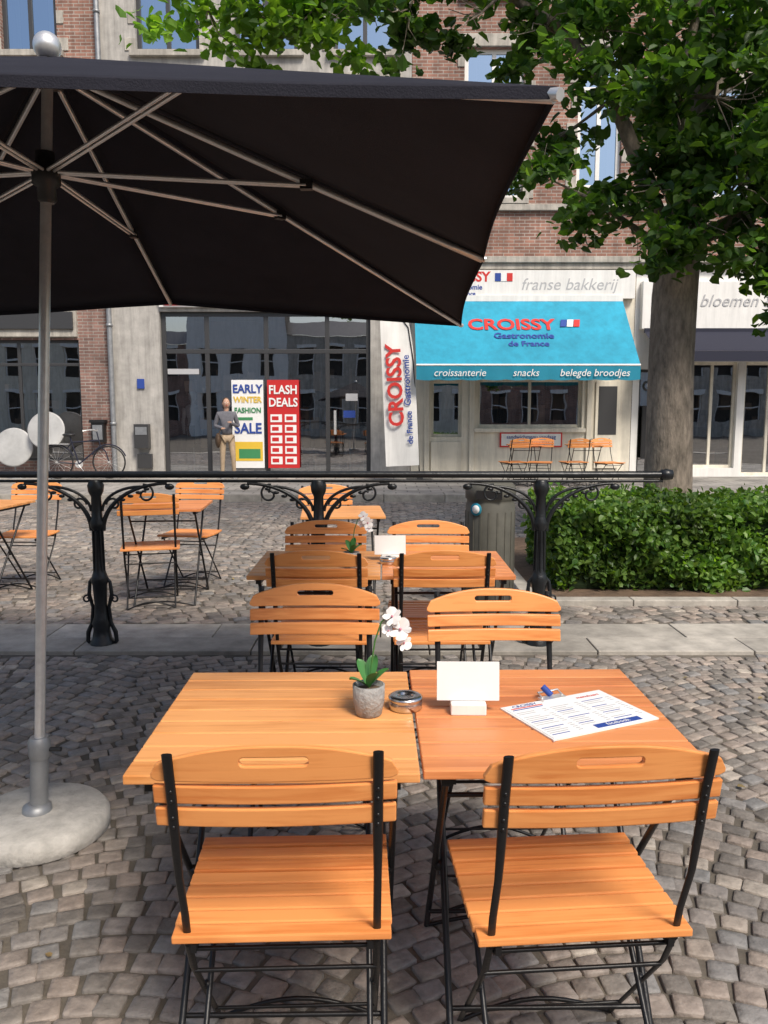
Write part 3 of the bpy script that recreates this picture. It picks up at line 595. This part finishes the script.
t.obj('pole_and_ribs',[M['steel'],M['zinc'],M['black']],E)
c=MB()
for k in range(8):
    a,b=ends[k],ends[(k+1)%8]; V=[];F=[]; nu,nv=14,12
    for i in range(nu+1):
        u=i/nu
        for j in range(nv+1):
            s=j/nv; p=apex.lerp(a.lerp(b,s),u); bow=math.sin(math.pi*s); p.z-= .010*bow*u*(1-u*.6)
            p.z+=.0025*math.sin(u*17+k)*bow*math.sin(s*9)
            rad=Vector((p.x,p.y,0));  p-= rad*.014*bow*u*u
            V.append(p)
    for i in range(nu):
        for j in range(nv): q=i*(nv+1)+j; F.append((q,q+nv+1,q+nv+2,q+1))
    c.add(V,F,0,True)
    V2=[];F2=[]
    for j in range(nv+1): p=V[nu*(nv+1)+j]; V2+=[p,p+Vector((0,0,-.018))]
    for j in range(nv): F2.append((2*j,2*j+1,2*j+3,2*j+2))
    c.add(V2,F2,0,False)
o=c.obj('canopy',[M['fabric']],E); sm=o.modifiers.new('s','SOLIDIFY'); sm.thickness=.002
# ---------------------------------------------------------------- railing
RY=4.86
RE=empty('iron_railing',(0,RY,0)); t=MB()
t.tube([(-5,0,1.085),(1.70,0,1.085)],.026,12,0,flat=.8); t.tube([(-5,0,1.045),(1.70,0,1.045)],.009,8)
t.lathe([(.001,-.04),(.03,-.035),(.035,0),(.03,.035),(.001,.04)],n=12,T=Matrix.Translation((1.72,0,1.085))@Matrix.Rotation(math.pi/2,4,'Y'))
def spiral(cx,cz,r0,r1,a0,a1,n=22):
    return [(cx+(r0+(r1-r0)*i/n)*math.cos(a0+(a1-a0)*i/n),0,cz+(r0+(r1-r0)*i/n)*math.sin(a0+(a1-a0)*i/n)) for i in range(n+1)]
for px in (-4.5,-3.13,-1.76,-.40,.96):
    T=Matrix.Translation((px,0,0))
    t.lathe([(.075,.0),(.075,.04),(.06,.06),(.05,.12),(.058,.16),(.045,.2),(.038,.28),(.044,.40),(.055,.43),(.046,.46),(.032,.5),(.028,.74),(.04,.76),(.045,.79),(.033,.82),(.03,.95),(.045,.98),(.05,1.02),(.036,1.05)],n=14,T=T)
    for a in range(8):
        an=a*math.pi/4; t.tube([(.033*math.cos(an),.033*math.sin(an),.48),(.031*math.cos(an),.031*math.sin(an),.74)],.006,5,0,T)
    for sx in (-1,1):
        S=T@Matrix.Scale(sx,4,(1,0,0))
        arc=[(.035+.40*(1-math.cos(a)),0,.74+.29*math.sin(a)) for a in [i*math.pi/2/12 for i in range(13)]]
        t.tube(arc,[.016-.0006*i for i in range(13)],8,0,S)
        arc=[(.035+.24*(1-math.cos(a)),0,.86+.15*math.sin(a)) for a in [i*math.pi/2/10 for i in range(11)]]
        t.tube(arc,.009,8,0,S)
        t.tube(spiral(.30,.965,.06,.012,math.radians(100),math.radians(-300)),.007,6,0,S)
        t.tube(spiral(.105,.90,.045,.01,math.radians(180),math.radians(-200)),.007,6,0,S)
        t.ball((.45,0,1.01),(.03,.015,.02),0,8,6,S)
        for q in range(4): t.ball((.16+.05*q,0,.93+.022*q),(.020,.01,.011),0,6,4,S)
        t.tube([(.03,0,.46),(.062,0,.42),(.07,0,.34),(.05,0,.26),(.058,0,.16),(.085,0,.10),(.09,0,.045),(.07,0,.02)],[.009,.011,.013,.011,.013,.015,.013,.009],8,0,S)
        t.tube(spiral(.085,.31,.03,.008,math.radians(200),math.radians(-260)),.006,6,0,S)
t.obj('cast_iron_work',[M['castiron']],RE)
# ---------------------------------------------------------------- litter bin
B=empty('litter_bin',(.77,5.75,0)); t=MB()
t.lathe([(.16,.0),(.165,.03),(.165,.04),(.175,.06),(.178,.80),(.17,.82),(.17,.84),(.182,.85),(.182,.93),(.15,.965),(.001,.975)],n=36)
for a in range(18):
    an=a*2*math.pi/18; t.box(.176,.181,-.006,.006,.1,.76,0,Matrix.Rotation(an,4,'Z'))
T=Matrix.Rotation(math.radians(-100),4,'Z'); t.box(.15,.186,-.09,.09,.855,.915,1,T)
T=Matrix.Rotation(math.radians(-130),4,'Z')@Matrix.Translation((.184,0,.78))@Matrix.Rotation(math.pi/2,4,'Y'); t.lathe([(.045,0),(.045,.004),(.001,.004)],n=24,m=2,T=T); t.lathe([(.03,.0045),(.03,.006),(.001,.006)],n=20,m=3,T=T)
t.obj('body',[M['bin'],M['black'],M['awn2'],M['paper']],B)
# ---------------------------------------------------------------- beach flag
F=empty('beach_flag',(.34,15.6,.12)); t=MB()
pole=[(.36,0,.0),(.33,0,.6),(.285,0,1.5),(.21,0,2.4),(.12,0,2.95),(-.02,0,3.14),(-.30,0,3.19),(-.40,0,3.18)]
t.tube(pole,.012,8,1); t.box(.1,.6,-.2,.2,0,.05,2); t.box(.3,.42,-.06,.06,.05,.2,2)
V=[];Fc=[];n=16
for i in range(n+1):
    s=i/n; z=.32+2.80*s; xr=.345-.13*s-.10*s**6; xl=-.30-.12*s
    for j in range(7):
        q=j/6; V.append((xl+(xr-xl)*q,.03*math.sin(q*4+s*5)-.02,z+(.05*(1-q) if i==n else 0)-.03*(1-q)*(i==0)))
for i in range(n):
    for j in range(6): q=i*7+j; Fc.append((q,q+1,q+8,q+7))
t.add(V,Fc,0,True); t.obj('banner',[M['white'],M['black'],M['frame']],F)
FR=(math.pi/2,-math.radians(93),0)
text('CROISSY',.40,M['redt'],F,(-.12,-.075,1.85),FR,bold=.010); text('Gastronomie',.18,M['blue'],F,(.10,-.075,1.95),FR,bold=.003)
text('de France',.16,M['blue'],F,(.16,-.075,1.05),FR,bold=.003)
# ---------------------------------------------------------------- bicycle
Bk=empty('bicycle',(-6.1,16.2,.12),math.radians(3)); t=MB()
for x in (-.52,.52):
    T=Matrix.Translation((x,0,.34)); t.tube([(.32*math.cos(a),0,.32*math.sin(a)) for a in [i*2*math.pi/36 for i in range(37)]],.016,6,0,T); 
    for k in range(14): a=k*math.pi/7; t.tube([(0,0,0),(.31*math.cos(a),0,.31*math.sin(a))],.0018,4,1,T)
    t.tube([(0,-.04,0),(0,.04,0)],.018,8,1,T)
    t.tube([(.355*math.cos(a),0,.355*math.sin(a)) for a in [math.radians(20+i*8) for i in range(18)]],.014,5,2,T)
bb=(-.08,0,.30); t.tube([(-.52,.02,.34),bb],.012,6,2); t.tube([(-.52,.02,.34),(-.2,0,.75)],.010,6,2); t.tube([bb,(-.24,0,.86)],.015,8,2); t.tube([bb,(.36,0,.66)],.016,8,2); t.tube([(-.2,0,.74),(.33,0,.78)],.015,8,2)
t.tube([(.52,.0,.34),(.46,0,.55),(.36,0,.66),(.30,0,.95)],.013,8,2); t.tube([(.1,-.26,.97),(.25,-.2,1.0),(.31,0,.97),(.25,.2,1.0),(.1,.26,.97)],.011,8,1)
t.ball((-.26,0,.89),(.13,.08,.035),0,12,8); t.lathe([(.08,-.005),(.08,.005)],n=20,m=1,T=Matrix.Translation(bb)@Matrix.Rotation(math.pi/2,4,'X')); t.tube([(-.08,-.05,.3),(.02,-.05,.16),(.02,-.12,.16)],.008,6,1); t.box(-.7,-.25,-.06,.06,.70,.715,1)
t.obj('frame_and_wheels',[M['black'],M['steel'],M['awnd']],Bk)
# ---------------------------------------------------------------- person
def skin(name,vs,es,rad,m,parent,sub=2,root=0):
    me=bpy.data.meshes.new(name); me.from_pydata(vs,es,[]); o=bpy.data.objects.new(name,me); link(o); o.parent=parent
    md=o.modifiers.new('skin','SKIN'); md.use_smooth_shade=True
    for i,r in enumerate(rad): me.skin_vertices[0].data[i].radius=(r,r)if not isinstance(r,tuple) else r
    for i in range(len(vs)): me.skin_vertices[0].data[i].use_root=(i==root)
    s=o.modifiers.new('sub','SUBSURF'); s.levels=sub; s.render_levels=sub; me.materials.append(m); return o
Mskin=mat('skin',(.50,.30,.21),.55); Mtop=mat('grey_jacket',(.13,.13,.15),.8,var=.2,vscale=20); Mtr=mat('tan_trousers',(.40,.30,.20),.85,var=.15,vscale=15); Mhair=mat('brown_hair',(.07,.04,.02),.6); Mshoe=mat('shoes',(.35,.34,.33),.6)
Pn=empty('person',(-3.2,16.35,.12),math.radians(15)); Pn.scale=(.95,)*3
skin('legs',[(0,0,.92),(-.09,0,.86),(-.10,-.02,.48),(-.11,.02,.10),(.09,0,.86),(.12,-.05,.48),(.14,.0,.10)],[(0,1),(1,2),(2,3),(0,4),(4,5),(5,6)],[(.13,.10),.088,.058,.042,.088,.058,.042],Mtr,Pn)
skin('jacket',[(0,0,.90),(0,.0,1.12),(0,.01,1.34),(0,.01,1.44),(-.17,0,1.38),(-.24,.03,1.12),(-.10,-.18,1.08),(.17,0,1.38),(.24,.02,1.11),(.06,-.17,1.20)],[(0,1),(1,2),(2,3),(2,4),(4,5),(5,6),(2,7),(7,8),(8,9)],[(.145,.11),(.125,.095),(.15,.11),.06,.062,.048,.036,.062,.048,.036],Mtop,Pn)
t=MB(); t.tube([(0,.005,1.42),(0,-.005,1.52)],[.052,.048],12,0); t.ball((0,-.01,1.60),(.074,.092,.112),0,20,14); t.ball((0,-.105,1.59),(.012,.018,.018),0,8,6)
for sx in (-1,1): t.ball((sx*.076,0,1.595),(.01,.018,.028),0,8,6); t.ball((sx*.028,-.094,1.615),.009,2,8,6)
t.ball((0,-.098,1.552),(.022,.006,.005),3,8,6); t.ball((0,.022,1.63),(.084,.092,.10),1,18,12); t.ball((0,.05,1.54),(.078,.06,.10),1,16,10)
t.obj('head',[Mskin,Mhair,M['paper'],M['redt']],Pn)
for hx_,hy_,hz,s in ((-.10,-.20,1.08,1),(.05,-.19,1.21,-1)):
    t=MB(); t.ball((hx_,hy_-.03,hz),(.035,.045,.016),0,12,8)
    for k,l in enumerate((.06,.07,.065,.05)):
        x=hx_+(k-1.5)*.018; t.tube([(x,hy_-.05,hz),(x,hy_-.05-l*.6,hz+.002),(x,hy_-.05-l*.8,hz-.02)],[.009,.008,.006],6)
    t.tube([(hx_+.03*s,hy_-.015,hz),(hx_+.05*s,hy_-.04,hz),(hx_+.04*s,hy_-.07,hz)],[.010,.009,.007],6); t.obj('hand',[Mskin],Pn)
t=MB()
for x,y in ((-.11,0),(.14,-.02)): t.ball((x,y-.05,.045),(.045,.13,.05),0,14,8); t.box(x-.042,x+.042,y-.17,y+.07,0,.02,0)
t.obj('shoes',[Mshoe],Pn,.004)
t=MB(); t.ball((-.2,-.17,.82),(.06,.13,.16),0,14,10); t.tube([(-.2,-.28,.9),(-.13,-.2,1.08),(-.2,-.06,.9)],.008,6,0); t.obj('handbag',[Mhair],Pn)
# ---------------------------------------------------------------- foliage
def leaves(name,C,size,m,parent,up=.5,droop=.4):
    N=len(C); nrm=rng.normal(size=(N,3)); nrm[:,2]=np.abs(nrm[:,2])+up; nrm/=np.linalg.norm(nrm,axis=1,keepdims=True)
    d=rng.normal(size=(N,3)); d[:,2]-=droop; d-=nrm*(d*nrm).sum(1,keepdims=True); d/=np.linalg.norm(d,axis=1,keepdims=True)
    s=np.cross(nrm,d); L=size*rng.uniform(.55,1.25,(N,1)); f=L*.12
    P=[C-d*L*.5, C-d*L*.28+s*L*.40+nrm*f, C+d*L*.15+s*L*.36+nrm*f, C+d*L*.58-nrm*f*.6, C+d*L*.15-s*L*.36+nrm*f, C-d*L*.28-s*L*.40+nrm*f]
    V=np.stack(P,1).reshape(-1,3); i=np.arange(N)*6
    F=np.concatenate([np.stack([i,i+1,i+2,i+3],1),np.stack([i,i+3,i+4,i+5],1)])
    me=bpy.data.meshes.new(name); me.from_pydata(V.tolist(),[],F.tolist()); me.materials.append(m); me.update(); return place(name,me,parent)
T0=Vector((2.86,8.05,0)); TR=empty('linden_tree',T0)
clumps=[
(3.3,7.6,4.7,.85,0),(2.95,7.2,4.1,.65,0),(3.6,7.7,3.75,.7,0),(2.6,7.8,5.05,.62,0),(3.75,7.4,3.1,.55,0),(3.1,7.3,3.5,.55,0),(2.5,7.5,3.5,.44,0),
(1.45,7.7,3.65,.30,0),(1.9,7.8,3.42,.34,0),(1.68,8.2,4.1,.22,0),(1.98,7.6,4.45,.28,0),(2.1,7.9,5.0,.5,0),(1.45,8,5.08,.45,0),(.85,8,5.12,.42,0),(.2,8,5.12,.42,0),(-.2,7.9,5.15,.38,0),
(-.6,7.8,5.05,.45,1),(-1.1,7.7,5.0,.45,1),(-1.6,7.7,4.98,.40,1),(2.55,7.4,2.95,.24,0),(3.55,7.4,2.62,.28,0),(3.35,7.3,2.95,.38,0),(2.55,7.4,4.1,.34,0),(3.9,7.3,4.2,.6,0),(2.95,7.4,4.7,.5,0),(4.1,7.2,2.6,.35,0),(2.75,7.3,3.1,.3,0),
(4.4,8,4.2,1.0,0),(5.2,8.5,5.2,1.2,0),(3.4,9,5.8,1.1,0),(2.0,8.8,6.2,1.0,0),(.6,8.5,6.3,.9,0),(-.8,8.2,6.1,.8,1),(3.6,7.2,6.6,1.2,0),(4.5,9.6,6.6,1.3,0),(1.8,7.2,6.9,.9,0),(3,8.5,7.9,1.3,0),(4.6,7.6,3.2,.6,0),(5.3,8.2,3.9,.8,0),(3.9,9.4,4.4,.8,0),(3.1,8.9,4.9,.6,0)]
CA=[];CBt=[]
tw=MB()
def rnd(s): return Vector((random.uniform(-s,s),random.uniform(-s,s),random.uniform(-s,s)))
trk=[(0,0,0),(0,0,.12),(.01,0,.5),(0,.0,1.2),(-.01,.01,2.0),(0,.02,2.6),(.02,0,3.1),(.10,-.02,3.9),(.22,0,4.8),(.25,.1,5.8),(.1,.2,7.2)]
tw.tube(trk,[.34,.27,.24,.225,.215,.215,.20,.14,.10,.07,.03],18)
nodes=[Vector(p) for p in trk[5:]]
limbs=[[(0,0,2.9),(-.35,-.1,3.6),(-.7,-.1,4.4),(-1.1,0,5.0),(-1.7,0,5.35),(-2.5,0,5.5),(-3.5,-.2,5.45),(-4.4,-.3,5.3)],
[(0,0,2.8),(-.4,-.3,3.1),(-.9,-.35,3.4),(-1.3,-.3,3.6)],[(0,0,3.0),(.5,-.3,3.3),(1.0,-.4,3.6),(1.8,0,4.2),(2.4,.3,4.9)],[(0,0,3.2),(.3,.5,4.0),(.8,1.0,5.2),(1.4,1.4,6.4)],[(0,0,3.4),(-.2,-.4,4.3),(-.1,-.7,5.2),(.5,-.8,6.4)]]
lr=[.085,.045,.08,.08,.07]
for l,r0 in zip(limbs,lr):
    k=len(l); tw.tube(l,[r0*(1-.85*i/(k-1)) for i in range(k)],10); nodes+=[Vector(p) for p in l]
for x,y,z,r,br in clumps:
    c=Vector((x,y,z))-T0; nd=min(nodes,key=lambda n:(n-c).length); mid=nd.lerp(c,.5)+rnd(.1)+Vector((0,0,.08))
    tw.tube([nd,mid,c],[.024,.016,.008],6)
    vis=z<5.4
    n=int((1550 if vis else 600)*r**2.1)+80
    for k in range(6):
        e=c+rnd(r*.8); tw.tube([c.lerp(nd,.25),c.lerp(e,.5)+rnd(.04),e],[.008,.005,.003],5)
    subs=[c+Vector(tuple(rng.normal(size=3)*r*.52)) for _ in range(max(5,int(18*r)))]
    for k in range(n):
        s=subs[rng.integers(len(subs))]; p=s+Vector(tuple(rng.normal(size=3)*np.array([.17,.17,.09])*(.5+r*.4)))
        (CBt if br or rng.uniform()<.07 else CA).append(tuple(p))
tw.obj('trunk_and_branches',[M['bark']],TR)
leaves('leaves',np.array(CA),.115,M['leaf'],TR); leaves('bright_and_backlit_leaves',np.array(CBt),.115,M['leafb'],TR)
# hedge
HX0,HX1,HY0,HY1,HZ=1.42,7.5,6.3,7.7,.70
HE=empty('hedge',(HX0,HY0,0)); t=MB(); t.box(.07,HX1-HX0-.05,.08,HY1-HY0-.05,0.02,HZ-.1); t.obj('core',[M['hcore']],HE,.05)
pts=[]
def hs(n,f):
    a=f(rng.uniform(size=(n,2))); pts.append(a+rng.normal(size=a.shape)*np.array([.03,.035,.024]))
wx,wy=HX1-HX0,HY1-HY0
hs(15000,lambda u:np.stack([u[:,0]*wx, .02+.045*np.sin(u[:,0]*23+u[:,1]*3)+.035*np.sin(u[:,0]*51+u[:,1]*9)+.03*np.sin(u[:,0]*90-u[:,1]*12)+.06*(u[:,1]<.15), .05+u[:,1]*(HZ-.05)],1))
hs(8000,lambda u:np.stack([u[:,0]*wx, u[:,1]*wy, HZ-.02+.025*np.sin(u[:,0]*19+u[:,1]*7)+.02*np.sin(u[:,0]*47)+.012*np.sin(u[:,0]*113)],1))
hs(3500,lambda u:np.stack([.02+.03*np.sin(u[:,0]*20), u[:,0]*wy, .05+u[:,1]*(HZ-.05)],1))
a=np.concatenate(pts); sp=a[rng.integers(len(a),size=2600)]; sp=sp[sp[:,2]>HZ*.85]; sp[:,2]+=rng.uniform(.01,.07,len(sp)); a=np.concatenate([a,sp])
pick=rng.uniform(size=len(a))<.10
leaves('leaves',a[~pick],.055,M['hleaf'],HE,up=.1,droop=.1); leaves('young_shoots',a[pick]+np.array([0,-.02,.012]),.05,M['leafb'],HE,up=.3,droop=-.3)
t=MB(); t.add([(1.2,6.02,.03),(8,6.02,.03),(8,9.1,.03),(1.2,9.1,.03)],[(0,1,2,3)]); t.obj('planting_bed_soil',[M['soil']])
t=MB(); x=1.1
while x<8: t.box(x,x+.78,5.9,6.02,-.03,.055); x+=.786
t.box(1.08,1.195,6.02,9.1,-.03,.055); t.obj('bed_edging',[M['kerb']],bevel=.008)
n=90; Mdry=leafmat('dry_leaves',(.16,.11,.05),(.25,.2,.08),.1)
C=np.stack([rng.uniform(-4,5,n),rng.uniform(1.6,12,n),np.full(n,.018)],1)
leaves('fallen_leaves',C,.026,Mdry,None,up=4,droop=0)
# ---------------------------------------------------------------- light, world, camera
el,az=math.radians(50),math.radians(150)
w=bpy.data.worlds.new('World'); SC.world=w; w.use_nodes=True; N=w.node_tree.nodes; L=w.node_tree.links
s=N.new('ShaderNodeTexSky'); s.sky_type='NISHITA'; s.sun_disc=False; s.sun_elevation=el; s.sun_rotation=az; s.air_density=1; s.dust_density=3.0; s.ozone_density=1
L.new(s.outputs[0],N['Background'].inputs[0]); N['Background'].inputs[1].default_value=.15
S=Vector((math.sin(az)*math.cos(el),math.cos(az)*math.cos(el),math.sin(el)))
l=bpy.data.lights.new('sun','SUN'); l.energy=3.6; l.angle=math.radians(16); l.color=(1,.92,.81); o=bpy.data.objects.new('sun',l); link(o); o.rotation_euler=S.to_track_quat('Z','Y').to_euler(); o.location=(5,-5,15)
cam=bpy.data.cameras.new('camera'); cam.sensor_fit='VERTICAL'; cam.sensor_height=36; cam.lens=28.1; cam.clip_end=400; cam.clip_start=.05
o=bpy.data.objects.new('camera',cam); link(o); o.location=(0,0,1.46); o.rotation_euler=(math.radians(90-7.1),0,0); SC.camera=o
SC.view_settings.view_transform='Standard'; SC.view_settings.look='None'; SC.view_settings.exposure=0
